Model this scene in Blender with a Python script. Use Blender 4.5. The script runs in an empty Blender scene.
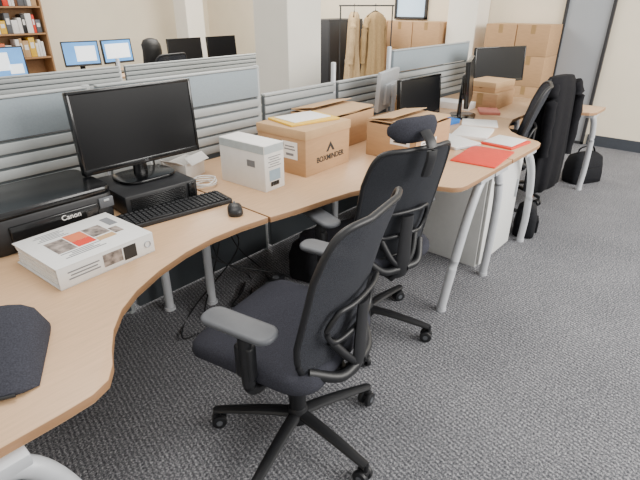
import bpy, bmesh, math, random
from mathutils import Vector, Matrix, Euler
random.seed(4)
C=bpy.context.scene.collection
D=math.radians

# ------------------------------------------------------------------ materials
def nodes(name):
    m=bpy.data.materials.new(name); m.use_nodes=True
    nt=m.node_tree; b=nt.nodes['Principled BSDF']
    return m,nt,b
def mat(name,col,rough=.5,metal=0,var=.06,scale=30,bump=0,emit=0,alpha=1,spec=.5,stretch=(1,1,1)):
    m,nt,b=nodes(name)
    tc=nt.nodes.new('ShaderNodeTexCoord'); mp=nt.nodes.new('ShaderNodeMapping'); mp.inputs['Scale'].default_value=stretch
    n=nt.nodes.new('ShaderNodeTexNoise'); n.inputs['Scale'].default_value=scale; n.inputs['Detail'].default_value=3
    nt.links.new(tc.outputs['Object'],mp.inputs[0]); nt.links.new(mp.outputs[0],n.inputs['Vector'])
    r=nt.nodes.new('ShaderNodeValToRGB')
    r.color_ramp.elements[0].position=.3; r.color_ramp.elements[1].position=.7
    r.color_ramp.elements[0].color=[max(0,c*(1-var)) for c in col]+[1]
    r.color_ramp.elements[1].color=[min(1,c*(1+var)) for c in col]+[1]
    nt.links.new(n.outputs['Fac'],r.inputs[0]); nt.links.new(r.outputs[0],b.inputs['Base Color'])
    b.inputs['Roughness'].default_value=rough; b.inputs['Metallic'].default_value=metal
    b.inputs['Specular IOR Level'].default_value=spec
    if bump:
        bp=nt.nodes.new('ShaderNodeBump'); bp.inputs['Strength'].default_value=bump; bp.inputs['Distance'].default_value=.004
        nt.links.new(n.outputs['Fac'],bp.inputs['Height']); nt.links.new(bp.outputs[0],b.inputs['Normal'])
    if emit:
        nt.links.new(r.outputs[0],b.inputs['Emission Color']); b.inputs['Emission Strength'].default_value=emit
    if alpha<1: b.inputs['Alpha'].default_value=alpha
    return m
def s(h):
    h=h.lstrip('#'); o=[]
    for i in (0,2,4):
        c=int(h[i:i+2],16)/255; o.append(c/12.92 if c<=.04045 else ((c+.055)/1.055)**2.4)
    return tuple(o)
def carpet():
    m,nt,b=nodes('carpet'); L=nt.links
    tc=nt.nodes.new('ShaderNodeTexCoord')
    n=nt.nodes.new('ShaderNodeTexNoise'); n.inputs['Scale'].default_value=125; n.inputs['Detail'].default_value=4; n.inputs['Roughness'].default_value=.75
    n2=nt.nodes.new('ShaderNodeTexNoise'); n2.inputs['Scale'].default_value=2.2; n2.inputs['Detail'].default_value=2
    mp=nt.nodes.new('ShaderNodeMapping'); mp.inputs['Rotation'].default_value=(0,0,D(12))
    w=nt.nodes.new('ShaderNodeTexWave'); w.inputs['Scale'].default_value=17; w.inputs['Distortion'].default_value=3.5; w.inputs['Detail'].default_value=3; w.inputs['Detail Scale'].default_value=5
    for x in (n,n2,mp): L.new(tc.outputs['Object'],x.inputs['Vector'])
    L.new(mp.outputs[0],w.inputs['Vector'])
    ad=nt.nodes.new('ShaderNodeMath'); ad.operation='MULTIPLY_ADD'; ad.inputs[1].default_value=.10
    L.new(w.outputs['Fac'],ad.inputs[0]); L.new(n.outputs['Fac'],ad.inputs[2])
    ad2=nt.nodes.new('ShaderNodeMath'); ad2.operation='MULTIPLY_ADD'; ad2.inputs[1].default_value=.08
    L.new(n2.outputs['Fac'],ad2.inputs[0]); L.new(ad.outputs[0],ad2.inputs[2])
    r=nt.nodes.new('ShaderNodeValToRGB'); e=r.color_ramp.elements
    e[0].position=.42; e[0].color=(.04,.042,.050,1); e[1].position=.78; e[1].color=(.50,.50,.52,1)
    k=e.new(.60); k.color=(.155,.158,.173,1)
    L.new(ad2.outputs[0],r.inputs[0]); L.new(r.outputs[0],b.inputs['Base Color'])
    b.inputs['Roughness'].default_value=.95; b.inputs['Specular IOR Level'].default_value=.15
    bp=nt.nodes.new('ShaderNodeBump'); bp.inputs['Strength'].default_value=.6; bp.inputs['Distance'].default_value=.005
    L.new(n.outputs['Fac'],bp.inputs['Height']); L.new(bp.outputs[0],b.inputs['Normal'])
    return m
CARPET=carpet()
WOOD=mat('beech_laminate',s('CBA782'),.36,var=.07,scale=9,stretch=(1.2,14,14))
EDGE=mat('beech_edging',s('A27B58'),.45,var=.08,scale=9,stretch=(1.2,14,14))
WALL=mat('cream_paint',s('F0E5CF'),.8,var=.02,scale=4)
WHITEW=mat('white_paint',s('F3EEE2'),.8,var=.02,scale=4)
PANEL=mat('grey_blue_fabric',s('929EA6'),.85,var=.04,scale=150,bump=.1)
PANELD=mat('dark_modesty_panel',s('44494E'),.85,var=.04,scale=150)
SLAT=mat('slat_grey',s('A6ABAC'),.5,var=.03)
GAP=mat('slat_gap',s('5A6063'),.7)
SILVER=mat('silver_metal',s('B4B8BC'),.45,.3,var=.03)
LEGM=mat('grey_painted_steel',s('C6C9CE'),.4,.1,var=.03)
WHITEL=mat('white_laminate',s('DDDEDC'),.5,var=.02)
BLK=mat('black_plastic',s('1C1D20'),.45,var=.1)
BLKG=mat('gloss_black_plastic',s('0E0F11'),.2,var=.1)
SCREEN=mat('dark_screen',s('0B0C0F'),.3,var=.05,spec=.3)
FABRIC=mat('charcoal_fabric',s('393A42'),.95,var=.25,scale=260,bump=.3,spec=.2)
MESHM=mat('dark_mesh_weave',s('3A3C42'),.85,var=.3,scale=420,alpha=.84,spec=.2)
MESH2=mat('black_back_fabric',s('2F3136'),.85,var=.3,scale=380,spec=.2)
GREYP=mat('grey_armrest_pad',s('595C61'),.5,var=.06)
CARD=mat('cardboard',s('B6916A'),.85,var=.05,scale=14,stretch=(1,1,6))
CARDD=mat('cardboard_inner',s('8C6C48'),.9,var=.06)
CARDL=mat('cardboard_lid',s('C09E76'),.85,var=.05,scale=12)
TAPE=mat('packing_tape',s('A08054'),.35)
PAPER=mat('white_paper',s('ECEAE6'),.7,var=.02)
INK=mat('black_ink',s('2A2826'),.7)
GINK=mat('grey_ink',s('7A7C80'),.7)
RED=mat('red_card',s('DC3A24'),.6,var=.05)
ORANGE=mat('orange_print',s('D8734A'),.6)
PHOTO=mat('cover_photo_print',s('8A7F78'),.6,var=.7,scale=45)
BLUE=mat('blue_plastic',s('1F6FC4'),.5)
NAVY=mat('navy_plastic',s('26344F'),.5)
YEL=mat('yellow_card',s('E3B83A'),.6)
TEAL=mat('teal_print',s('3F8A90'),.6)
WPLAS=mat('white_plastic',s('E6E6E4'),.4,var=.02)
COATM=mat('beige_wool',s('B59B76'),.95,var=.12,scale=60,bump=.3)
COAT2=mat('tan_wool',s('A0865F'),.95,var=.12,scale=60,bump=.3)
BCOAT=mat('black_quilted_cloth',s('17171B'),.9,var=.2,scale=50,bump=.4,spec=.2)
CLOTHB=mat('black_nylon',s('1A1B1F'),.8,var=.2,scale=60,bump=.3,spec=.2)
BROWN=mat('brown_leather',s('6A4327'),.55,var=.1)
SKIN=mat('skin',s('C08A68'),.6,var=.05); HAIR=mat('black_hair',s('0D0B0B'),.5,var=.3,scale=90,stretch=(6,6,1))
SBLUE=mat('lit_screen_blue',s('4F8FD0'),.4,emit=.8,var=.15,scale=6)
SWHITE=mat('lit_screen_white',s('E6EEF6'),.4,emit=.9,var=.02)
GLASSG=mat('frosted_grey_glass',s('A3A8AE'),.35,var=.04,scale=2)
DKFRAME=mat('dark_frame',s('2D2E31'),.5)
BASEB=mat('dark_skirting',s('3A3F47'),.6)
SKYW=mat('window_pane_daylight',s('B9D3EA'),.3,emit=.9,var=.05,scale=2)
SHELFW=mat('shelf_wood',s('A88058'),.6,var=.1)
PINK=mat('pink_card',s('C77C6E'),.6)

# ------------------------------------------------------------------ mesh builder
class MB:
    def __init__(self): self.bm=bmesh.new()
    def add(self,t,M=None,mi=None):
        if M is not None: bmesh.ops.transform(t,matrix=M,verts=t.verts)
        if mi is not None:
            for f in t.faces: f.material_index=mi
        me=bpy.data.meshes.new('tmp'); t.to_mesh(me); t.free(); self.bm.from_mesh(me); bpy.data.meshes.remove(me); return self
    def box(self,c,sz,bev=.003,rot=None,mi=0,seg=2):
        t=bmesh.new(); bmesh.ops.create_cube(t,size=1)
        bmesh.ops.scale(t,vec=sz,verts=t.verts)
        if bev>0: bmesh.ops.bevel(t,geom=t.edges[:],offset=min(bev,min(sz)*.49),segments=seg,affect='EDGES',profile=.5)
        M=Matrix.Translation(c)
        if rot: M=M@Euler(rot).to_matrix().to_4x4()
        return self.add(t,M,mi)
    def cyl(self,p,q,r,r2=None,seg=20,mi=0,bev=0):
        p=Vector(p);q=Vector(q); d=q-p
        t=bmesh.new(); bmesh.ops.create_cone(t,cap_ends=True,segments=seg,radius1=r,radius2=r if r2 is None else r2,depth=d.length)
        if bev:
            es=[e for e in t.edges if any(len(f.verts)>4 for f in e.link_faces)]
            bmesh.ops.bevel(t,geom=es,offset=bev,segments=2,affect='EDGES',profile=.5)
        M=Matrix.Translation((p+q)/2)@d.to_track_quat('Z','Y').to_matrix().to_4x4()
        return self.add(t,M,mi)
    def tube(self,pts,r,seg=10,mi=0,closed=False,flat=(1,1),up=(0,0,1)):
        t=bmesh.new(); pts=[Vector(p) for p in pts]; n=len(pts); rings=[]
        rr=r if isinstance(r,(list,tuple)) else [r]*n
        for i,p in enumerate(pts):
            if closed: d=pts[(i+1)%n]-pts[i-1]
            else: d=pts[min(i+1,n-1)]-pts[max(i-1,0)]
            d.normalize(); u=Vector(up)
            if abs(d.dot(u))>.97: u=Vector((0,1,0)) if abs(d.y)<.9 else Vector((1,0,0))
            a=d.cross(u).normalized(); b=a.cross(d).normalized()
            rings.append([t.verts.new(p+a*math.cos(k*2*math.pi/seg)*rr[i]*flat[0]+b*math.sin(k*2*math.pi/seg)*rr[i]*flat[1]) for k in range(seg)])
        m=n if closed else n-1
        for i in range(m):
            A=rings[i];B=rings[(i+1)%n]
            for k in range(seg): t.faces.new((A[k],A[(k+1)%seg],B[(k+1)%seg],B[k]))
        if not closed: t.faces.new(rings[0][::-1]); t.faces.new(rings[-1])
        bmesh.ops.recalc_face_normals(t,faces=t.faces[:])
        return self.add(t,None,mi)
    def loft(self,rings,mi=0,cap=True):
        t=bmesh.new(); R=[[t.verts.new(p) for p in r] for r in rings]; k=len(R[0])
        for A,B in zip(R,R[1:]):
            for i in range(k): t.faces.new((A[i],A[(i+1)%k],B[(i+1)%k],B[i]))
        if cap: t.faces.new(R[0][::-1]); t.faces.new(R[-1])
        bmesh.ops.recalc_face_normals(t,faces=t.faces[:])
        return self.add(t,None,mi)
    def prism(self,poly,z0,z1,mi=0,side=None,bev=0):
        t=bmesh.new(); a=[t.verts.new((x,y,z0)) for x,y in poly]; b=[t.verts.new((x,y,z1)) for x,y in poly]; n=len(a)
        sf=[]
        f1=t.faces.new(a[::-1]); f2=t.faces.new(b)
        for i in range(n): sf.append(t.faces.new((a[i],a[(i+1)%n],b[(i+1)%n],b[i])))
        bmesh.ops.recalc_face_normals(t,faces=t.faces[:])
        f1.material_index=f2.material_index=mi
        for f in sf: f.material_index=mi if side is None else side
        if bev:
            bmesh.ops.bevel(t,geom=[e for e in t.edges if abs(e.verts[0].co.z-e.verts[1].co.z)<1e-6],offset=bev,segments=2,affect='EDGES',profile=.5)
        return self.add(t)
    def obj(self,name,mats,parent=None,smooth=35,loc=(0,0,0),rot=(0,0,0),label=None,kind=None):
        me=bpy.data.meshes.new(name); self.bm.to_mesh(me); self.bm.free()
        if not isinstance(mats,(list,tuple)): mats=[mats]
        for m in mats: me.materials.append(m)
        if smooth:
            for p in me.polygons: p.use_smooth=True
            me.set_sharp_from_angle(angle=D(smooth))
        o=bpy.data.objects.new(name,me); C.objects.link(o); o.location=loc; o.rotation_euler=rot
        if parent: o.parent=parent
        if label: o['label']=label
        if kind: o['kind']=kind
        return o
def tag(o,label,cat,group=None):
    o['label']=label; o['category']=cat
    if group: o['group']=group
    return o
def thing(name,label,cat,loc,rz=0,group=None):
    o=bpy.data.objects.new(name,None); o.empty_display_size=.1; C.objects.link(o); o.location=loc; o.rotation_euler=(0,0,D(rz))
    return tag(o,label,cat,group)
def copy_thing(src,loc,rz,label=None,skip=()):
    def rec(o,par):
        c=o.copy(); C.objects.link(c)
        if par: c.parent=par; c.matrix_parent_inverse=o.matrix_parent_inverse.copy()
        for k in o.children:
            if k.name.split('.')[0] not in skip: rec(k,c)
        return c
    n=rec(src,None); n.location=loc; n.rotation_euler=(0,0,D(rz))
    if label: n['label']=label
    return n
def catmull(P,n=6):
    P=[Vector(p) for p in P]; Q=[P[0]*2-P[1]]+P+[P[-1]*2-P[-2]]; out=[]
    for i in range(1,len(Q)-2):
        for k in range(n):
            t=k/n; a,b,c,d=Q[i-1:i+3]
            out.append(.5*((2*b)+(c-a)*t+(2*a-5*b+4*c-d)*t*t+(3*b-a-3*c+d)*t**3))
    out.append(P[-1]); return out
def rrect(w,d,r,n=6):
    o=[]
    for cx,cy,a0 in ((w/2-r,d/2-r,0),(-w/2+r,d/2-r,90),(-w/2+r,-d/2+r,180),(w/2-r,-d/2+r,270)):
        for k in range(n+1):
            a=D(a0+90*k/n); o.append((cx+r*math.cos(a),cy+r*math.sin(a)))
    return o
def text(body,size,m,parent,loc,rot,name='lettering',bold=0,xs=1):
    cu=bpy.data.curves.new(name,'FONT'); cu.body=body; cu.size=size; cu.align_x='CENTER'; cu.align_y='CENTER'; cu.extrude=.0004; cu.offset=bold
    o=bpy.data.objects.new(name,cu); C.objects.link(o)
    dg=bpy.context.evaluated_depsgraph_get(); me=bpy.data.meshes.new_from_object(o.evaluated_get(dg))
    bpy.data.objects.remove(o); me.materials.clear(); me.materials.append(m)
    q=bpy.data.objects.new(name,me); C.objects.link(q); q.parent=parent; q.location=loc; q.rotation_euler=rot; q.scale=(xs,1,1)
    return q
FR=(D(90),0,0)            # reads from -Y

# ------------------------------------------------------------------ setting
def struct(mb,name,m,smooth=0):
    o=mb.obj(name,m,smooth=smooth); o['kind']='structure'; return o
struct(MB().box((1.7,2.9,-.05),(9.4,11.2,.1),0),'floor',CARPET)
XR=6.28; YF=8.4
struct(MB().box((XR+.06,2.9,1.4),(.12,11.2,2.8),0),'wall_right',WALL)
struct(MB().box((1.7,YF+.06,1.4),(9.4,.12,2.8),0),'wall_back',WALL)
struct(MB().box((-3.05,2.9,1.4),(.1,11.2,2.8),0),'wall_left',WHITEW)
struct(MB().box((XR-.008,-.62,.06),(.016,3.9,.12),.002),'baseboard_right',BASEB)
struct(MB().box((1.7,YF-.008,.06),(9.1,.016,.12),.002),'baseboard_back',BASEB)
def column(n,x,y,w,d):
    struct(MB().box((x,y,1.4),(w,d,2.8),.008),n,WHITEW)
column('trim_1',3.30,3.28,.42,.42)
column('trim_2',5.15,7.4,.34,.34)
column('trim_3',6.1,2.93,.34,.38)
def framed(n,c0,c1,z0,z1,axis,pos,glass,fr=.05,mull=()):
    mb=MB(); a=(c0+c1)/2; w=c1-c0; z=(z0+z1)/2; h=z1-z0
    def B(u,zz,su,sz,dep,mi,off=0):
        if axis=='x': mb.box((pos-dep/2+off,u,zz),(dep,su,sz),.002,mi=mi)
        else: mb.box((u,pos-dep/2+off,zz),(su,dep,sz),.002,mi=mi)
    B(a,z,w-fr,h-fr,.02,1)
    for u in [c0+fr/2,c1-fr/2]+[c0+w*k for k in mull]: B(u,z,fr,h,.045,0)
    for zz in (z0+fr/2,z1-fr/2): B(a,zz,w,fr,.045,0)
    struct(mb,n,[DKFRAME,glass])
framed('door_1',1.36,1.86,0,2.1,'x',XR,GLASSG,.03)
framed('window_1',3.60,4.1,1.30,2.3,'x',XR,SKYW,.03)

# ------------------------------------------------------------------ desks
def desk(poly,label,legs,beams):
    r=thing('desk',label,'desk',(0,0,0),group='row of office desks')
    MB().prism(poly,.705,.73,0,1,bev=.002).obj('desktop',[WOOD,EDGE],r,smooth=30)
    for L in legs:
        kind,pts=L
        mb=MB()
        if kind=='curve':
            p=catmull(pts,6); mb.tube(p,.0235,12,flat=(1,1)); e=Vector(pts[-1]); mb.cyl(e,(e.x,e.y,0),.026,seg=16)
            t=Vector(pts[0]); mb.box((t.x,t.y,.69),(.16,.06,.03),.004)
        else:
            x,y=pts; mb.cyl((x,y,0),(x,y,.705),.022,seg=18); mb.cyl((x,y,0),(x,y,.015),.03,seg=18); mb.box((x,y,.697),(.09,.09,.016),.003)
        mb.obj('leg',LEGM,r)
    mb=MB()
    for (x0,y0,x1,y1) in beams: mb.box(((x0+x1)/2,(y0+y1)/2,.68),(abs(x1-x0)+.04,abs(y1-y0)+.04,.05),.004)
    mb.obj('frame_beam',LEGM,r)
    return r
YB=2.13
d1=[(-.6,YB),(-.6,.885),(.20,.885),(.265,.889),(.31,.908),(.342,.95),(.366,1.0),(.41,1.075),(.47,1.145),(.55,1.205),(.66,1.26),(.79,1.303),(.92,1.325),(1.05,1.325),(1.178,1.31),(1.178,YB)]
desk(d1,'curved beech-effect desk holding a printer, monitor and binder',
 [('curve',[(.04,.885,.688),(.12,.875,.65),(.18,.87,.5),(.22,.88,.22),(.23,.88,.02)]),('s',(1.1,2.05)),('s',(-.5,2.05)),('s',(-.5,1.0))],[(-.5,2.0,1.1,2.0)])
d2=[(1.187,YB),(1.187,1.305),(1.32,1.28),(1.47,1.262),(1.62,1.24),(1.74,1.20),(1.83,1.145),(1.905,1.065),(1.95,.98),(1.975,.92),(2.01,.893),(2.06,.885),(2.59,.885),(2.59,YB)]
desk(d2,'curved beech-effect desk with cardboard archive boxes on it',
 [('curve',[(2.32,.925,.69),(2.25,.92,.62),(2.17,.92,.46),(2.10,.93,.2),(2.065,.94,.02)]),('curve',[(2.50,.925,.69),(2.53,.915,.6),(2.555,.915,.45),(2.57,.925,.2),(2.575,.935,.02)]),('s',(1.29,1.93)),('s',(2.5,2.05))],[(1.29,1.99,2.5,1.99)])
d3=[(2.602,YB),(2.602,.885),(3.0,.885),(3.05,.893),(3.085,.92),(3.11,.98),(3.155,1.065),(3.23,1.145),(3.32,1.2),(3.44,1.24),(3.6,1.28),(3.6,YB)]
desk(d3,'beech-effect desk with curved front covered in paperwork',
 [('curve',[(2.95,.93,.69),(3.04,.925,.6),(3.12,.925,.45),(3.18,.93,.2),(3.19,.94,.02)]),('s',(3.5,2.05))],[(2.7,1.99,3.5,1.99)])
d4=[(3.607,YB),(3.607,1.28),(3.85,1.28),(4.0,1.25),(4.1,1.19),(4.17,1.1),(4.2,1.0),(4.23,.925),(4.29,.885),(4.56,.885),(4.56,YB)]
desk(d4,'beech-effect desk at the end of the row',
 [('curve',[(4.38,.93,.69),(4.46,.925,.6),(4.52,.925,.45),(4.56,.93,.2),(4.57,.94,.02)]),('curve',[(4.36,1.55,.69),(4.44,1.55,.6),(4.51,1.55,.4),(4.56,1.55,.15),(4.57,1.55,.02)]),('s',(4.46,2.05))],[(3.75,1.99,4.46,1.99)])

r=thing('pedestal_cabinet','white laminate cabinet standing under the desk','cabinet',(2.86,1.29,0))
MB().box((0,.02,.34),(.48,.60,.68),.004).obj('body',WHITEL,r)
dd=MB().box((0,-.292,.34),(.465,.018,.64),.003).obj('door',WHITEL,r)
MB().box((.19,-.306,.42),(.014,.014,.12),.003).obj('handle',SILVER,dd)

# ------------------------------------------------------------------ partitions
def partition(x0,x1,y,upper,label,z_s=1.0,z_t=1.165,pt=None,up_m=PANEL):
    r=thing('desk_partition',label,'partition',((x0+x1)/2,y,0),group='desk partition screens')
    w=x1-x0-.008
    MB().box((0,0,.36),(w,.035,.68),.003).obj('lower_panel',PANELD,r)
    mb=MB(); mb.box((0,0,(.70+z_s)/2),(w,.026,z_s-.70),.001,mi=1)
    n=5; st=(z_s-.74)/n
    for k in range(n):
        zc=.74+st*(k+.5)
        mb.box((0,-.014,zc),(w,.014,st*.78),.004,mi=0); mb.box((0,.014,zc),(w,.014,st*.78),.004,mi=0)
    mb.obj('slat_panel',[SLAT,GAP],r)
    if upper:
        MB().box((0,0,(z_s+z_t)/2+.002),(w,.036,z_t-z_s-.012),.004).obj('upper_panel',up_m,r)
        MB().box((0,0,z_t+.002),(w,.04,.010),.004).obj('top_rail',SLAT,r)
    else:
        MB().box((0,0,z_s+.006),(w,.04,.014),.004).obj('top_rail',SLAT,r)
    p=pt if pt else (z_t+.012)
    MB().cyl((w/2,-.002,0),(w/2,-.002,p),.017,seg=16,bev=.004).obj('post',SLAT if not pt else LEGM,r)
    return r
YP=2.18
partition(-.75,.95,YP,True,'grey slatted desk screen with blue-grey fabric top')
partition(.985,1.93,YP,True,'grey slatted desk screen with blue-grey fabric top')
partition(1.965,2.62,YP,False,'low grey slatted desk screen behind cardboard boxes',pt=1.14)
partition(2.655,3.28,YP,False,'low grey slatted desk screen',pt=1.2)
partition(3.315,4.60,YP,True,'grey slatted desk screen with blue-grey fabric top')
partition(.6,2.35,4.6,False,'far grey slatted desk screen',z_s=.95,pt=1.03)
partition(2.4,4.2,4.6,False,'far grey slatted desk screen',z_s=.95,pt=1.03)
partition(4.25,5.2,4.6,False,'far grey slatted desk screen',z_s=.95,pt=1.03)

# ------------------------------------------------------------------ office chair
def make_chair(loc,rz,label,base_ang,tall=False,arm_h=.665,backm=None,pad=GREYP):
    r=thing('office_chair',label,'chair',(loc[0],loc[1],0),rz,group='office swivel chairs')
    mb=MB(); mb.cyl((0,0,.07),(0,0,.14),.042,.034,seg=24,bev=.004)
    for k in range(5):
        a=D(base_ang-rz+72*k); u=Vector((math.cos(a),math.sin(a),0))
        P=[u*.02+Vector((0,0,.105)),u*.12+Vector((0,0,.103)),u*.24+Vector((0,0,.09)),u*.325+Vector((0,0,.078))]
        mb.tube(catmull(P,3),[.027-.0010*i for i in range(10)],10,flat=(1,.62))
    mb.obj('star_base',BLK,r)
    for k in range(5):
        a=D(base_ang-rz+72*k); u=Vector((math.cos(a),math.sin(a),0)); w=Vector((-u.y,u.x,0)); c=u*.325
        w=(w+u*random.uniform(-.6,.6)).normalized(); f=Vector((-w.y,w.x,0))*.012
        cb=MB(); cb.cyl(c+Vector((0,0,.04)),c+Vector((0,0,.085)),.009,seg=12)
        for sgn in (-1,1):
            cc=c+f+Vector((0,0,.0285))
            cb.cyl(cc+w*sgn*.007,cc+w*sgn*.026,.0285,seg=22,bev=.004)
            cb.cyl(cc+w*sgn*.0255,cc+w*sgn*.0275,.012,seg=14,mi=1)
        cb.box(c+f*.3+Vector((0,0,.045)),(.03,.03,.022),.006,rot=(0,0,math.atan2(w.y,w.x)))
        cb.obj('caster',[BLK,GREYP],r)
    MB().cyl((0,0,.12),(0,0,.40),.026,seg=22).cyl((0,0,.12),(0,0,.27),.031,seg=22).obj('gas_column',BLK,r)
    mb=MB(); mb.box((0,-.01,.405),(.17,.26,.045),.012); mb.cyl((.06,.05,.405),(.24,.05,.40),.007,seg=10); mb.cyl((.2,.05,.40),(.26,.05,.40),.012,seg=10)
    mb.obj('tilt_mechanism',BLK,r)
    prof=[(.80,.425,0),(.94,.430,0),(.985,.442,0),(1,.460,0),(.985,.482,0),(.94,.496,0),(.80,.502,0),(.5,.500,0),(.2,.497,0)]
    rings=[]
    for sc,z,_ in prof:
        ring=[]
        for x,y in rrect(.50,.50,.09,7):
            X=x*sc; Y=y*sc+.05
            dz=-.035*max(0,(Y-.14)/.16)**2 + .012*(X/.25)**2
            ring.append((X,Y,z+dz))
        rings.append(ring)
    MB().loft(rings).obj('seat',FABRIC,r,smooth=60)
    pr=[(x*.86,y*.86+.04) for x,y in rrect(.50,.50,.13,7)]
    MB().prism(pr,.412,.434,bev=.004).obj('seat_pan',BLK,r)
    z0,z1=(.47,1.0) if not tall else (.49,1.0)
    def S(u,v,off=0):
        if tall: wv=.165+.045*math.sin(min(1,.1+v*.95)*math.pi*.8)
        else: wv=.180+.050*math.sin(min(1,.12+v*.9)*math.pi*.86)
        y=-.215-.075*v+.05*u*u
        y+=.035*math.cos((v-.3)*3)
        return Vector((u*wv,y+off,z0+(z1-z0)*v))
    def ring(k,off=0,N=48,e=.24):
        o=[]
        for j in range(N):
            a=2*math.pi*(j+.5)/N; ca,sa=math.cos(a),math.sin(a)
            x=math.copysign(abs(ca)**e,ca); y=math.copysign(abs(sa)**e,sa)
            o.append(S(x*k,(y*k+1)/2,off))
        return o
    rg=[ring(k,.006) for k in (.02,.25,.5,.75,.92,.99)]+[ring(k,-.006) for k in (.99,.92,.75,.5,.25,.02)]
    MB().loft(rg).obj('backrest_panel',backm or MESHM,r,smooth=60)
    MB().tube(ring(1,0,96),.0105,8,closed=True,flat=(1,1.0)).obj('backrest_frame',BLK,r,smooth=60)
    mb=MB()
    b0=S(0,.12); b1=S(0,.42)
    P=catmull([(0,-.06,.405),(0,-.20,.40),(0,b0.y-.045,.45),(0,b0.y-.05,.56),(0,b1.y-.035,b1.z)],5)
    mb.tube(P,[.05-.0009*i for i in range(len(P))],12,flat=(1,.36),up=(0,1,.3))
    for sg in (-1,1):
        e=S(sg*.9,.06); mb.tube(catmull([(sg*.02,b0.y-.045,.45),(sg*.10,b0.y-.03,.455),(e.x,e.y-.006,e.z)],5),.018,10)
        e=S(sg*.5,.22); mb.tube(catmull([(sg*.015,b0.y-.045,.46),(sg*.06,b0.y-.035,.51),(e.x,e.y-.01,e.z)],5),.014,10)
    mb.obj('back_support',BLK,r,smooth=50)
    l0=.24;l1=.46
    lp=[S(-.55,l1,-.03),S(-.25,l1,-.035),S(.25,l1,-.035),S(.55,l1,-.03),S(.68,(l0+l1)/2,-.026),S(.55,l0,-.03),S(.25,l0,-.035),S(-.25,l0,-.035),S(-.55,l0,-.03),S(-.68,(l0+l1)/2,-.026)]
    MB().tube(catmull(lp+[lp[0]],4)[:-1],.009,8,closed=True).obj('lumbar_support',BLK,r,smooth=60)
    for sg in (-1,1):
        ar=bpy.data.objects.new('armrest',None); C.objects.link(ar); ar.parent=r; ar.empty_display_size=.05
        mb=MB(); P=catmull([(sg*.12,.0,.415),(sg*.22,.0,.41),(sg*.265,-.005,.45),(sg*.268,-.005,.52),(sg*.268,0,arm_h-.03)],5)
        mb.tube(P,.021,10,flat=(1,1.0)); mb.box((sg*.268,0,.545),(.034,.062,.12),.008); mb.box((sg*.268,.0,arm_h-.016),(.05,.13,.014),.004)
        mb.obj('arm_post',BLK,ar,smooth=50)
        pr=rrect(.088,.25,.036,6)
        rings=[[(sg*.268+x*k,y*kk+.015,arm_h+z) for x,y in pr] for k,kk,z in ((.85,.95,-.009),(.98,.99,-.004),(1,1,.004),(.95,.98,.010),(.8,.93,.012))]
        MB().loft(rings).obj('arm_pad',pad,ar,smooth=60)
    if tall:
        hr=bpy.data.objects.new('headrest',None); C.objects.link(hr); hr.parent=r
        t=S(0,1)
        MB().tube(catmull([(0,t.y-.02,t.z-.10),(0,t.y-.04,t.z-.02),(0,t.y-.03,t.z+.03),(0,t.y+.005,t.z+.065)],5),.016,10,flat=(1.6,.7)).obj('headrest_stem',BLK,hr)
        rings=[]
        for i in range(9):
            a=-1+2*i/8
            k=math.sqrt(max(.12,1-a**4*.95))
            cx=a*.12
            rings.append([(cx,t.y+.04+.035*a*a+.024*k*math.cos(q*math.pi/8),t.z+.065+.050*k*math.sin(q*math.pi/8)) for q in range(16)])
        MB().loft(rings).obj('headrest_pad',FABRIC,hr,smooth=70)
    return r
ch1=make_chair((.955,.95),11,'black mesh-back office swivel chair with grey arm pads, empty',125)
ch2=make_chair((1.685,1.17),-17,'black high-back office chair with headrest, pushed to the desk',-72,tall=True,backm=MESH2)
ch3=copy_thing(ch1,(3.46,1.33,0),20,'black mesh-back office chair tucked at the far desk')
ch4=copy_thing(ch1,(4.03,1.38,0),-8,'black office chair with a dark coat over its back')

# ------------------------------------------------------------------ cloth lofts
def coat(name,label,loc,rz,m,levels,sleeves,fold=.012,group=None,cat='coat',hanger=False):
    r=thing(name,label,cat,loc,rz,group)
    rings=[]; N=48
    for i,(z,hw,hd,cy) in enumerate(levels):
        f=fold*i/len(levels); o=[]
        for k in range(N):
            a=2*math.pi*k/N; rr=1+f/.1*(math.sin(a*9+1.3)+.6*math.sin(a*5))
            o.append((hw*math.cos(a)*rr,cy+hd*math.sin(a)*rr,z))
        rings.append(o)
    MB().loft(rings).obj('coat_body',m,r,smooth=70)
    for P,rad in sleeves:
        p=catmull(P,5); MB().tube(p,[rad*(1-.2*i/len(p))+.004*math.sin(i*1.7) for i in range(len(p))],12).obj('sleeve',m,r,smooth=70)
    if hanger:
        z=levels[0][0]
        MB().tube(catmull([(-.15,0,z-.05),(0,0,z+.01),(.15,0,z-.05)],5),.007,8).tube(catmull([(0,0,z),(0,0,z+.05),(.015,0,z+.075),(.0,0,z+.09),(-.015,0,z+.078)],4),.003,6).obj('hanger',BLK,r)
    return r
coat('jacket','black padded coat draped over an office chair back',(4.03-.035,1.38-.265,0),-8,BCOAT,
     [(1.015,.10,.03,0),(1.008,.17,.05,0),(.97,.205,.065,0),(.9,.215,.072,-.005),(.75,.215,.075,-.01),(.6,.22,.08,-.012),(.45,.225,.085,-.015),(.3,.225,.085,-.015),(.16,.22,.08,-.015),(.13,.17,.05,-.015)],
     [([(-.18,-.03,.96),(-.22,-.06,.85),(-.225,-.07,.65),(-.2,-.07,.45)],.045),([(.18,-.03,.96),(.22,-.06,.85),(.225,-.07,.65),(.21,-.07,.40)],.045)])
rk=thing('coat_rail','dark metal coat rail holding beige coats','coat rack',(5.42,3.98,0),-45)
mb=MB()
for x in (-.33,.33):
    mb.cyl((x,0,.02),(x,0,1.47),.009,seg=12); mb.box((x,0,.015),(.04,.45,.03),.004)
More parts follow.
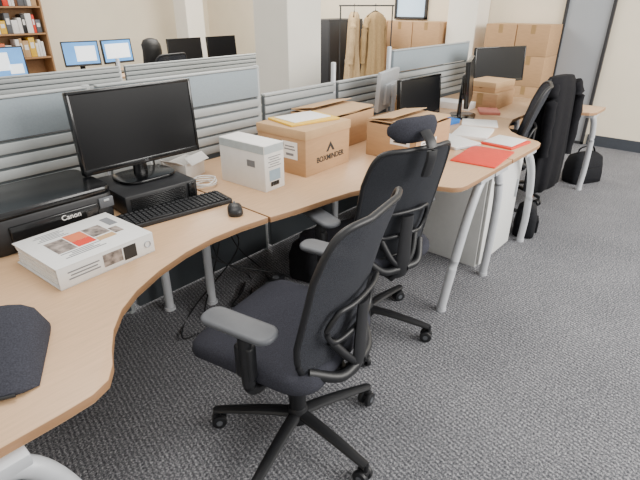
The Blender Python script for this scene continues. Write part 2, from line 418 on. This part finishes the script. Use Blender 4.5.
mb.cyl((-.35,0,1.47),(.35,0,1.47),.009,seg=12); mb.obj('rail_frame',DKFRAME,rk)
lv=[(1.40,.04,.04,0),(1.385,.09,.05,0),(1.355,.145,.065,0),(1.30,.165,.07,0),(1.2,.155,.075,0),(1.0,.15,.08,0),(.8,.17,.09,0),(.6,.19,.1,0),(.5,.19,.1,0)]
sl=[([(-.14,0,1.32),(-.19,0,1.2),(-.20,.01,1.0),(-.19,.02,.80)],.042),([(.14,0,1.32),(.19,0,1.2),(.20,.01,1.0),(.19,.02,.80)],.042)]
coat('overcoat','beige wool overcoat hanging on the coat rail',(5.42-.11,3.98+.11,0),35,COATM,lv,sl,.02,'coats on the rail',hanger=True)
coat('overcoat','tan wool overcoat hanging on the coat rail',(5.42+.08,3.98-.08,0),-5,COAT2,lv,sl,.02,'coats on the rail',hanger=True)

# ------------------------------------------------------------------ monitors
def monitor(loc,rz,w,h,zb,label,stand=True,lit=None,tilt=4,group=None,shell=None):
    x,y,zs=loc; r=thing('monitor',label,'monitor',(x,y,zs),rz,group)
    zc=zb+h/2-zs
    sc=bpy.data.objects.new('display',None); C.objects.link(sc); sc.parent=r; sc.location=(0,0,zc); sc.rotation_euler=(D(-tilt),0,0)
    mb=MB(); mb.box((0,.012,0),(w,.026,h),.006); mb.box((0,.032,-.02),(w*.62,.03,h*.55),.012)
    b=.012
    mb.box((0,-.003,h/2-b/2),(w,.008,b),.002); mb.box((0,-.003,-h/2+b),(w,.008,b*2),.002)
    for sg in (-1,1): mb.box((sg*(w/2-b/2),-.003,0),(b,.008,h),.002)
    mb.obj('housing',shell or (BLKG if not lit else BLK),sc)
    MB().box((0,-.002,.006),(w-2*b,.003,h-3*b),0).obj('screen',lit[0] if lit else SCREEN,sc,smooth=0)
    if lit:
        for (u,v,su,sv) in lit[1]: MB().box((u*w,-.0042,v*h),(su*w,.0014,sv*h),0).obj('screen_window',SWHITE,sc,smooth=0)
    if stand:
        mb=MB(); mb.tube([(0,.055,.01),(0,.055,zc*.5),(0,.05,zc)],[.028,.024,.022],12,flat=(1.2,.6)); mb.box((0,.045,zc),(.08,.03,.08),.006)
        mb.obj('stand_neck',shell or BLKG,r)
        pr=rrect(.25,.19,.07,6); MB().prism([(a,b2+.03) for a,b2 in pr],0,.012,bev=.003).obj('stand_base',shell or BLKG,r)
    return r,sc
pc=thing('desktop_computer','black small desktop computer lying flat beneath the monitor','computer',(.975,1.865,.73),-3)
mb=MB(); mb.box((0,0,.045),(.32,.32,.082),.006); mb.box((0,0,.002),(.26,.26,.004),0); mb.obj('case',BLK,pc)
mb=MB()
for k in range(8): mb.box((-.02,-.163,.018+.0075*k),(.24,.006,.004),.001)
mb.box((.13,-.163,.045),(.03,.006,.065),.002); mb.obj('front_grille',BLKG,pc)
m1,ds=monitor((1.0,1.87,.817),-1,.53,.315,.885,'large black flat-screen monitor switched off on a computer case',tilt=3)
text('LG',.012,GINK,ds,(0,-.0078,-.1455),FR)

W1=[(-.1,.05,.6,.55),(.3,-.2,.25,.3)]
monitor((1.72,5.85,.73),0,.52,.31,.79,'monitor with lit light-blue screen',lit=(SBLUE,W1),group='far monitors')
monitor((2.62,5.95,.73),-8,.40,.27,.84,'monitor with lit blue and white screen',lit=(SBLUE,[(.12,.0,.55,.6)]),group='far monitors')
monitor((3.06,5.95,.73),6,.40,.27,.84,'monitor with lit white document on screen',lit=(SBLUE,[(.0,.02,.8,.6)]),group='far monitors')
monitor((4.02,5.95,.73),-2,.52,.29,.79,'dark monitor on distant desk',group='far monitors')
monitor((4.64,5.95,.73),2,.52,.29,.79,'dark monitor on distant desk',group='far monitors')
dk=thing('desk','long beech-effect desk for the far row','desk',(0,0,0))
MB().box((3.4,6.0,.7175),(4.4,.8,.025),.003).obj('desktop',WOOD,dk)
for x in (1.3,3.4,5.5):
    MB().box((x,6.0,.352),(.04,.6,.704),.004).obj('leg',LEGM,dk)
monitor((2.90,1.66,.73),-4,.46,.26,.805,'black monitor facing its chair on a paper-strewn desk')
monitor((2.95,1.97,.73),196,.40,.26,.82,'silver monitor turned with its back showing',shell=SILVER)
monitor((3.46,1.58,.73),22,.50,.31,.83,'black monitor seen edge-on on the desk')
monitor((4.50,1.80,.73),-24,.58,.30,.85,'large black monitor at the end desk')

# ------------------------------------------------------------------ printer
p=thing('printer','flat black inkjet printer on the desk','printer',(.55,1.875,.73),0)
W,Dp=.44,.31
rings=[[(x*k,y*k2,z) for x,y in rrect(W,Dp,.035,5)] for k,k2,z in ((.96,.95,0),(.985,.98,.01),(1,1,.03),(1,1,.115),(.99,.985,.122))]
MB().loft(rings).obj('body',BLK,p,smooth=40)
rings=[[(x*k,y*k2,z) for x,y in rrect(W,Dp,.035,5)] for k,k2,z in ((.985,.98,.124),(1,1,.130),(1,1,.142),(.985,.98,.149),(.9,.86,.151))]
MB().loft(rings).obj('scanner_lid',BLKG,p,smooth=40)
MB().box((.0,-.157,.055),(.30,.012,.085),.004).obj('front_tray',BLKG,p)
MB().box((.185,-.157,.09),(.055,.01,.04),.003).obj('control_panel',GREYP,p)
MB().box((.185,-.163,.1),(.02,.004,.008),.001).obj('button',SILVER,p)
text('Canon',.026,PAPER,p,(.05,-.1637,.078),FR,bold=.0003)

# ------------------------------------------------------------------ binder
b=thing('ring_binder','white lever arch binder full of papers lying flat','binder',(.40,1.365,.73),4)
L,Wd,T=.325,.285,.07
mb=MB(); mb.box((L/2,Wd/2,.0025),(L,Wd,.004),.001); mb.box((L/2,.002,T/2),(L,.004,T),.001); mb.box((L/2,Wd/2,T-.001),(L,Wd,.004),.001); mb.obj('cover',WPLAS,b)
mb=MB()
for k in range(22): mb.box((L/2-.004+random.uniform(-.003,.003),Wd/2+.01,.007+.0027*k),(L-.022,Wd-.035+random.uniform(-.006,.006),.0023),0)
mb.obj('paper_pages',PAPER,b,smooth=0,kind='stuff')
z=T+.0014; mb=MB()
for x,y,sx,sy,mi in ((.085,.14,.06,.10,1),(.15,.17,.06,.06,0),(.15,.115,.06,.045,2),(.215,.16,.06,.08,1),(.265,.12,.03,.05,1),(.285,.20,.03,.07,3),(.215,.095,.06,.03,4)):
    mb.box((x,y,z),(sx,sy,.0012),0,mi=mi)
for k in range(4): mb.box((.12,.045+.011*k,z),(.13-.03*(k%3),.0035,.0012),0,mi=3)
for k in range(5): mb.box((.1,.215+.011*k,z),(.10-.02*(k%3),.003,.0012),0,mi=3)
mb.obj('cover_print',[ORANGE,PHOTO,RED,GINK,CARDL],b,smooth=0)
mb=MB(); mb.box((.175,-.0006,.038),(.065,.001,.042),0,mi=1); mb.box((.235,-.0006,.035),(.045,.001,.046),0,mi=2)
for k in range(3): mb.box((.08,-.0006,.048-.011*k),(.10-.015*(k%2),.001,.004),0,mi=0)
mb.obj('spine_label',[GINK,PHOTO,INK],b,smooth=0)
MB().tube([(.30+.011*math.cos(a),-.001,.036+.011*math.sin(a)) for a in [k*math.pi/8 for k in range(16)]],.002,6,closed=True).obj('finger_ring',SILVER,b)

# black wedge cushion at desk edge
cb=thing('wedge_cushion','black fabric wedge cushion lying on the desk','cushion',(.085,1.19,.73),-28)
rings=[]
for i in range(15):
    a=-1+2*i/14; k=max(.25,(1-abs(a)**6)**.5); cx=a*.19
    ring=[]
    for q in range(24):
        t=2*math.pi*q/24; ca,sa=math.cos(t),math.sin(t)
        yn=math.copysign(abs(ca)**.5,ca); yy=.14*(.75+.25*k)*yn; hh=(.032+.020*yn)*k
        zz=max(0.0,hh*(1+math.copysign(abs(sa)**.6,sa)))
        ring.append((cx,yy,zz))
    rings.append(ring)
MB().loft(rings).obj('cushion_body',FABRIC,cb,smooth=60)
MB().tube([(x,-.141,.012) for x in (-.15,-.05,.05,.15)],.004,8).obj('zip',BLK,cb)

# ------------------------------------------------------------------ keyboard, mouse
k=thing('keyboard','black full-size computer keyboard on the desk','keyboard',(.975,1.635,.73),-8)
MB().prism(rrect(.45,.14,.012,4),0,.018,bev=.003).obj('keyboard_body',BLK,k)
mb=MB()
for row in range(6):
    y=-.054+.0195*row+(.006 if row==5 else 0)
    for c in range(22):
        x=-.205+.0194*c
        if row==0 and 3<c<9: continue
        mb.box((x,y,.021),(.0160,.0160,.007),.002,seg=1)
mb.box((-.205+.0194*6,-.054,.021),(.095,.0165,.007),.002)
mb.obj('keycaps',BLK,k,kind='stuff')
ms=thing('computer_mouse','small black computer mouse on the desk','mouse',(1.12,1.44,.73),-35)
rings=[[(x*kk,y*kk,z) for x,y in rrect(.06,.10,.028,6)] for kk,z in ((.9,0),(1,.008),(.97,.02),(.8,.03),(.5,.036),(.2,.037))]
MB().loft(rings).obj('mouse_body',BLK,ms,smooth=70)
MB().cyl((-.004,.028,.033),(.004,.028,.033),.007,seg=14).obj('scroll_wheel',GREYP,ms)

# ------------------------------------------------------------------ white product box
w=thing('product_box','tall white printed product box standing on the desk','box',(1.415,1.665,.73),3)
MB().box((0,0,.105),(.125,.29,.21),.002).obj('box_body',PAPER,w)
mb=MB(); mb.box((-.0632,.0,.19),(.001,.285,.034),0,mi=0); mb.box((-.0632,-.06,.12),(.001,.05,.03),0,mi=1)
mb.box((0,-.1458,.19),(.12,.001,.034),0,mi=0); mb.box((.0,-.1458,.07),(.07,.001,.05),0,mi=2)
for q in range(5): mb.box((.0,-.1458,.155-.011*q),(.08-.02*(q%2),.001,.003),0,mi=1)
for q in range(14): mb.box((-.028+.004*q,-.1464,.03),(.0015+.001*(q%3),.001,.02),0,mi=3)
mb.obj('printed_label',[mat('pale_grey_print',s('B9C3C6'),.6),GINK,mat('pale_blue_print',s('9FB7C8'),.6),INK],w,smooth=0)
o=thing('small_carton','small opened white cardboard carton','box',(1.27,1.99,.73),20)
mb=MB(); 
for c,sz in (((0,0,.003),(.15,.11,.004)),((-.074,0,.04),(.003,.11,.08)),((.074,0,.04),(.003,.11,.08)),((0,-.054,.04),(.15,.003,.08)),((0,.054,.04),(.15,.003,.08))): mb.box(c,sz,.0005)
mb.obj('carton_body',PAPER,o)
MB().box((-.1,0,.09),(.06,.10,.002),.0005,rot=(0,D(30),0)).obj('carton_flap',PAPER,o)
MB().box((.0,-.07,.095),(.14,.05,.002),.0005,rot=(D(40),0,0)).obj('carton_flap',PAPER,o)
def cable(pts,r,m,label,n=8):
    ob=MB().tube(catmull(pts,n),r,7).obj('cable',m); ob['label']=label; ob['category']='cable'; return ob
pts=[]
for i in range(26):
    a=i*.9; pts.append((1.225+.06*math.cos(a)*(1+.2*math.sin(i)),1.80+.05*math.sin(a)*(1+.3*math.cos(i*2)),.735+.0012*i))
cable(pts,.003,WPLAS,'coiled white power cable lying on the desk',4)
cable([(1.11,1.99,.76),(1.12,2.04,.82),(1.14,2.08,.86),(1.2,2.09,.8),(1.22,2.08,.74)],.003,WPLAS,'white cable rising behind the monitor')
cable([(1.05,1.98,.98),(1.1,2.0,.9),(1.14,2.05,.8),(1.16,2.09,.745)],.004,BLK,'black cable hanging behind the monitor')

# ------------------------------------------------------------------ cartons
def carton(loc,rz,w,d,h,label,mode='lid',group='cardboard archive boxes'):
    r=thing('cardboard_box',label,'box',loc,rz,group)
    mb=MB(); t=.004
    if mode=='open':
        for c,sz in (((0,0,t/2),(w,d,t)),((-w/2+t/2,0,h/2),(t,d,h)),((w/2-t/2,0,h/2),(t,d,h)),((0,-d/2+t/2,h/2),(w,t,h)),((0,d/2-t/2,h/2),(w,t,h))): mb.box(c,sz,.001)
        mb.obj('box_body',CARD,r)
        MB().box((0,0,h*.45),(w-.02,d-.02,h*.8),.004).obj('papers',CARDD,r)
        MB().box((-w/4,0,h+.010),(w/2,d*.96,.004),.001,rot=(0,D(3),0)).obj('flap',CARDL,r)
        MB().box((w/4,0,h+.012),(w/2,d*.96,.004),.001,rot=(0,D(-4),0)).obj('flap',CARDL,r)
        MB().box((0,-d/4,h+.018),(w*.98,d/2,.004),.001,rot=(D(3),0,0)).obj('flap',CARDL,r)
        MB().box((0,d/4,h+.028),(w*.98,d/2,.004),.001,rot=(D(-9),0,0)).obj('flap',CARDL,r)
    elif mode=='lid':
        mb.box((0,0,(h-.01)/2),(w-.008,d-.008,h-.01),.003); mb.cyl((-w/2+.0035,0,h*.62),(-w/2+.002,0,h*.62),.022,seg=18,mi=1); mb.obj('box_body',[CARD,CARDD],r)
        MB().box((0,0,h-.022),(w,d,.044),.003).obj('lid',CARDL,r)
    else:
        mb.box((0,0,h/2),(w,d,h),.003); mb.obj('box_body',CARD,r)
        MB().box((-w/2-.0004,0,h-.045),(.001,.05,.09),0).obj('tape',TAPE,r)
        MB().box((-w/4-.002,0,h+.0012),(w/2-.008,d-.002,.002),0).obj('flap',CARDL,r)
        MB().box((w/4+.002,0,h+.0012),(w/2-.008,d-.002,.002),0).obj('flap',CARDL,r)
    return r
bx=carton((1.80,1.69,.73),2,.36,.33,.225,'brown archive box with white label and yellow folder on lid','lid')
text('BOXMINDER',.038,INK,bx,(.015,-.1622,.065),FR,bold=.0008,xs=1.0)
MB().prism([(-.034,0),(0,.048),(.034,0),(.018,0),(0,.025),(-.018,0)],0,.0008).obj('triangle_logo',INK,bx,smooth=0,loc=(.015,-.1615,.095),rot=FR)
mb=MB(); mb.box((-.1775,-.06,.12),(.001,.10,.085),0,mi=0); mb.box((-.1782,-.06,.14),(.001,.06,.006),0,mi=1); mb.box((-.1782,-.06,.125),(.001,.07,.006),0,mi=1); mb.box((-.1782,-.06,.10),(.001,.05,.012),0,mi=1)
mb.obj('address_label',[PAPER,GINK],bx,smooth=0)
yf=thing('document_wallet','yellow card document wallet resting on an archive box','folder',(1.82,1.71,.9555),-12)
MB().box((0,0,.005),(.30,.22,.010),.002).obj('wallet_cover',YEL,yf); MB().box((.0,.01,.012),(.24,.17,.004),.001,rot=(0,0,D(4))).obj('paper_sheets',PAPER,yf)
b2=carton((2.27,1.89,.73),3,.40,.33,.185,'brown cardboard box with its top flaps raised','open')
b3=carton((2.35,1.40,.73),1,.38,.31,.18,'brown cardboard box with printed shipping label and open flaps','open')
mb=MB(); mb.box((-.05,-.1555,.08),(.17,.001,.055),0,mi=0)
for q in range(3): mb.box((-.05,-.1562,.095-.014*q),(.14-.03*(q%2),.001,.005),0,mi=1)
mb.obj('shipping_label',[PAPER,INK],b3,smooth=0)
mb=MB(); mb.box((-.1905,-.06,.11),(.001,.12,.05),0,mi=0); mb.box((-.1912,-.06,.115),(.001,.1,.007),0,mi=1); mb.box((-.1912,-.06,.10),(.001,.08,.007),0,mi=1)
mb.obj('side_label',[PAPER,INK],b3,smooth=0)
carton((3.33,1.98,.73),6,.26,.2,.11,'small open brown box behind the monitors','open')
carton((4.02,1.66,.73),3,.40,.28,.12,'brown carton at the bottom of a stack on the end desk','tape')
carton((4.02,1.66,.853),-4,.33,.26,.08,'paper carton on top of a stack on the end desk','lid')
G='stacked cardboard cartons against the wall'
for cy in (2.02,2.385):
    for kz in range(4): carton((6.03,cy,.322*kz),0,.40,.355,.318,'brown taped removal carton stacked against the wall','tape',G)
for cy in (3.35,3.74,4.13):
    for kz in range(4): carton((6.03,cy,.322*kz),0,.40,.38,.318,'brown taped removal carton stacked against the wall','tape',G)

# ------------------------------------------------------------------ papers etc on desks
def flat(name,loc,rz,w,d,h,m,label,cat,sheets=None):
    r=thing(name,label,cat,loc,rz)
    MB().box((0,0,h/2),(w,d,h),min(.002,h/3)).obj('cover' if sheets else 'sheet_stack',m,r)
    if sheets: MB().box((.01,.01,h+.002),(w*.9,d*.9,.003),.0005,rot=(0,0,D(3))).obj('paper_sheets',sheets,r)
    return r
flat('document_folder',(2.54,1.03,.73),6,.36,.24,.008,RED,'bright red card folder on the desk','folder')
flat('document_folder',(2.90,1.05,.73),-6,.24,.2,.012,RED,'red card folder covered with white papers','folder',PAPER)
flat('paper_stack',(2.98,1.30,.73),14,.28,.22,.02,PAPER,'stack of white papers on the desk','paper')
flat('paper_stack',(3.3,1.40,.73),25,.21,.24,.01,PAPER,'loose white sheets on the desk','paper')
flat('notebook',(3.14,1.60,.73),-10,.2,.14,.03,BLUE,'blue notebook on the desk','notebook')
flat('notebook',(3.72,1.52,.73),30,.2,.15,.02,PINK,'pink card folder on the desk','notebook')
flat('paper_stack',(3.74,1.82,.73),5,.18,.3,.05,PAPER,'tall stack of white paper on the desk','paper')
lp=thing('laptop','closed silver laptop on the desk','laptop',(2.70,1.31,.73),70)
MB().prism(rrect(.30,.21,.012,4),0,.010,bev=.002).obj('laptop_base',SILVER,lp); MB().prism(rrect(.30,.21,.012,4),.011,.018,bev=.002).obj('laptop_lid',WPLAS,lp)
def bottle(loc,m,label,h=.2):
    r=thing('bottle',label,'bottle',loc)
    pr=[(.03,0),(.033,.01),(.033,h*.65),(.014,h*.82),(.013,h*.93)]
    MB().loft([[(a*math.cos(q*math.pi/10),a*math.sin(q*math.pi/10),z) for q in range(20)] for a,z in pr]).obj('bottle_body',m,r,smooth=50)
    MB().cyl((0,0,h*.93),(0,0,h),.015,seg=16).obj('cap',BLK,r)
bottle((4.42,1.3,.73),NAVY,'small navy bottle on the end desk',.15)
mg=thing('mug','white ceramic mug on the end desk','mug',(4.34,1.12,.73))
MB().loft([[(a*math.cos(q*math.pi/12),a*math.sin(q*math.pi/12),z) for q in range(24)] for a,z in ((.034,0),(.04,.005),(.04,.09),(.036,.09),(.035,.01))]).obj('mug_body',WPLAS,mg,smooth=50)
MB().tube(catmull([(.038,0,.07),(.065,0,.065),(.065,0,.03),(.038,0,.022)],5),.005,8).obj('handle',WPLAS,mg)

# ------------------------------------------------------------------ bags, floor cables
def bag(loc,rz,w,d,h,m,label,strapm):
    r=thing('bag',label,'bag',loc,rz)
    rings=[]
    for i,(k,z) in enumerate(((.9,0),(1,.03),(1.02,.3),(.98,.6),(.85,.85),(.6,.97),(.3,1.0))):
        rings.append([(x*k*(1+.03*math.sin(j*1.3+i)),y*(k if k>.6 else k*.6)*(1+.05*math.sin(j*.9+i*2)),z*h) for j,(x,y) in enumerate(rrect(w,d,d*.35,5))])
    MB().loft(rings).obj('bag_body',m,r,smooth=60)
    MB().tube(catmull([(-w*.3,0,h*.9),(-w*.25,0,h*1.12),(w*.1,-.01,h*1.18),(w*.3,0,h*.9)],6),.010,8,flat=(1,.5)).obj('strap',strapm,r)
    MB().box((0,-d/2-.005,h*.35),(w*.6,.02,h*.4),.008).obj('pocket',m,r)
bag((3.33,.97,0),20,.20,.14,.24,CLOTHB,'black bag with brown strap on the carpet',BROWN)
bag((4.84,1.0,0),-30,.34,.2,.28,CLOTHB,'black nylon rucksack on the carpet beside the desk',CLOTHB)
bag((1.95,1.75,0),10,.36,.22,.24,CLOTHB,'dark bag lying under the desk',CLOTHB)
for i in range(5):
    x=1.3+random.uniform(-.25,.35); y=1.75+random.uniform(-.1,.2); P=[(1.5+random.uniform(-.1,.1),2.08,.5),(1.5+random.uniform(-.15,.1),2.05,.2),(x+.1,y+.15,.008)]
    for q in range(5):
        x+=random.uniform(-.12,.16); y+=random.uniform(-.14,.08); P.append((x,max(1.35,min(2,y)),.006+.002*i))
    cable(P,.0045,BLK,'tangled black cable on the carpet under the desk',7)
ps=thing('power_strip','black multi-socket power strip on the carpet','power strip',(1.55,1.78,0),15)
MB().box((0,0,.02),(.36,.055,.04),.006).obj('strip_body',BLK,ps)
for q in range(4): MB().cyl((-.12+.08*q,0,.0395),(-.12+.08*q,0,.043),.02,seg=18).obj('socket',GREYP,ps)

# ------------------------------------------------------------------ book shelf far
SX=2.30
sh=thing('bookcase','tall wooden bookcase filled with files against the wall','bookcase',(SX,YF-.19,0))
mb=MB(); SW=1.6
for x in (-SW/2,0,SW/2): mb.box((x,0,.95),(.025,.34,1.9),.002)
for z in (.05,.42,.78,1.1,1.45,1.85): mb.box((0,0,z),(SW,.34,.022),.002)
mb.box((0,.165,.95),(SW,.01,1.9),0); mb.obj('carcass',SHELFW,sh)
bc=[RED,GREYP,PAPER,YEL,PAPER,BLK,ORANGE,GREYP,WPLAS,BROWN,WPLAS,CARDL,PAPER]
for zi,z0 in enumerate((.793,1.113,1.463)):
    for half in (0,1):
        x=SX-SW/2+.02+half*SW/2
        while x<SX-SW/2+half*SW/2+SW/2-.09:
            tw=random.choice((.035,.05,.07,.08)); hh=random.uniform(.16,.27)
            rr=thing('book','upright file on the bookcase shelf','book',(x+tw/2,YF-.22,z0),0,'files on the bookcase shelves')
            mm=random.choice(bc); MB().box((0,0,hh/2),(tw,.2,hh),.004).obj('book_cover',mm,rr)
            MB().box((0,-.1005,hh*.6),(tw*.6,.001,hh*.3),0).obj('spine_label',PAPER,rr)
            x+=tw+.004
cbd=thing('metal_cupboard','black metal office cupboard beside the coat rail','cupboard',(5.72,4.75,0),0)
MB().box((0,0,.65),(.75,.42,1.3),.005).obj('body',DKFRAME,cbd)
for sg in (-1,1):
    dr=MB().box((sg*.186,-.215,.66),(.365,.016,1.22),.003).obj('door',DKFRAME,cbd)
    MB().box((sg*.03,-.23,.72),(.014,.016,.12),.003).obj('handle',SILVER,dr)

# ------------------------------------------------------------------ seated person
pr_=thing('person','long black hair, dark top, seated at a distant desk','person',(3.10,5.22,0),8)
pr_.scale=(.93,.93,.93)
def skinobj(name,vs,es,m,root=0,sub=2):
    me=bpy.data.meshes.new(name); me.from_pydata([v[0] for v in vs],es,[]); o=bpy.data.objects.new(name,me); C.objects.link(o); o.parent=pr_
    md=o.modifiers.new('skin','SKIN'); md.use_smooth_shade=True
    for i,v in enumerate(vs):
        sv=me.skin_vertices[0].data[i]; sv.radius=(v[1],v[1]) if not isinstance(v[1],tuple) else v[1]; sv.use_root=(i==root)
    sb=o.modifiers.new('sub','SUBSURF'); sb.levels=sub; sb.render_levels=sub; me.materials.append(m); return o
V=[((0,0,.52),.13),((0,0,.68),.12),((0,.02,.84),.13),((0,.02,.94),.055),((0,.03,1.0),.05),((0,.045,1.07),.075),((0,.045,1.14),.07),
   ((.17,.02,.88),.05),((.22,.10,.66),.04),((.15,.33,.82),.03),((-.17,.02,.88),.05),((-.22,.10,.66),.04),((-.15,.33,.82),.03),
   ((.09,.05,.5),.08),((.11,.42,.50),.06),((.11,.42,.12),.045),((.11,.52,.04),.035),((-.09,.05,.5),.08),((-.11,.42,.50),.06),((-.11,.42,.12),.045),((-.11,.52,.04),.035)]
E=[(0,1),(1,2),(2,3),(3,4),(4,5),(5,6),(2,7),(7,8),(8,9),(2,10),(10,11),(11,12),(0,13),(13,14),(14,15),(15,16),(0,17),(17,18),(18,19),(19,20)]
skinobj('body',V,E,SKIN)
V2=[(v[0],v[1]+.012) for v in V[:3]]+[((.17,.02,.88),.062),((.22,.10,.66),.052),((.16,.28,.80),.04),((-.17,.02,.88),.062),((-.22,.10,.66),.052),((-.16,.28,.80),.04)]
skinobj('sweater',V2,[(0,1),(1,2),(2,3),(3,4),(4,5),(2,6),(6,7),(7,8)],BLK)
rings=[[(a*math.cos(q*math.pi/12),.025+b_*math.sin(q*math.pi/12),z) for q in range(24)] for a,b_,z in ((.03,.03,1.235),(.085,.085,1.215),(.112,.115,1.16),(.125,.115,1.10),(.13,.10,1.03),(.14,.095,.95),(.14,.09,.86),(.11,.06,.80))]
for i in range(3,8): rings[i]=[(x,min(y,.04),z) for x,y,z in rings[i]]
MB().loft(rings).obj('hair',HAIR,pr_,smooth=70)
copy_thing(ch1,(3.10,5.16,0),8,'black office chair occupied by a seated person',skip=('armrest',))

# ------------------------------------------------------------------ light & camera
w=bpy.data.worlds.new('world'); bpy.context.scene.world=w; w.use_nodes=True
bg=w.node_tree.nodes['Background']; bg.inputs[0].default_value=(1,.98,.95,1); bg.inputs[1].default_value=1.18
def area(loc,tgt,size,sy,e,col=(1,1,1)):
    l=bpy.data.lights.new('unseen_area_light','AREA'); l.shape='RECTANGLE'; l.size=size; l.size_y=sy; l.energy=e; l.color=col
    o=bpy.data.objects.new('unseen_area_light',l); C.objects.link(o); o.location=loc
    o.rotation_euler=(Vector(tgt)-Vector(loc)).to_track_quat('-Z','Y').to_euler(); return o
area((3.8,-2.4,2.2),(3.8,1.2,.3),4,1.6,285,(1,.97,.92))  # soft light for unseen windows assumed behind the camera
area((1.0,1.6,2.75),(1.0,1.6,0),1.2,1.2,30,(1,.95,.88))  # unseen overhead area light added above the near desk, not a window
area((4.0,4.6,2.75),(4.0,4.6,0),2.5,2.5,200,(1,.94,.84))  # overhead area light added to lighten the far room
cam=bpy.data.cameras.new('camera'); co=bpy.data.objects.new('camera',cam); C.objects.link(co)
co.location=(0,0,1.49); co.rotation_euler=(D(90-26.2),0,D(41.3-90)); cam.lens=27; cam.sensor_width=36; cam.clip_start=.02
bpy.context.scene.camera=co
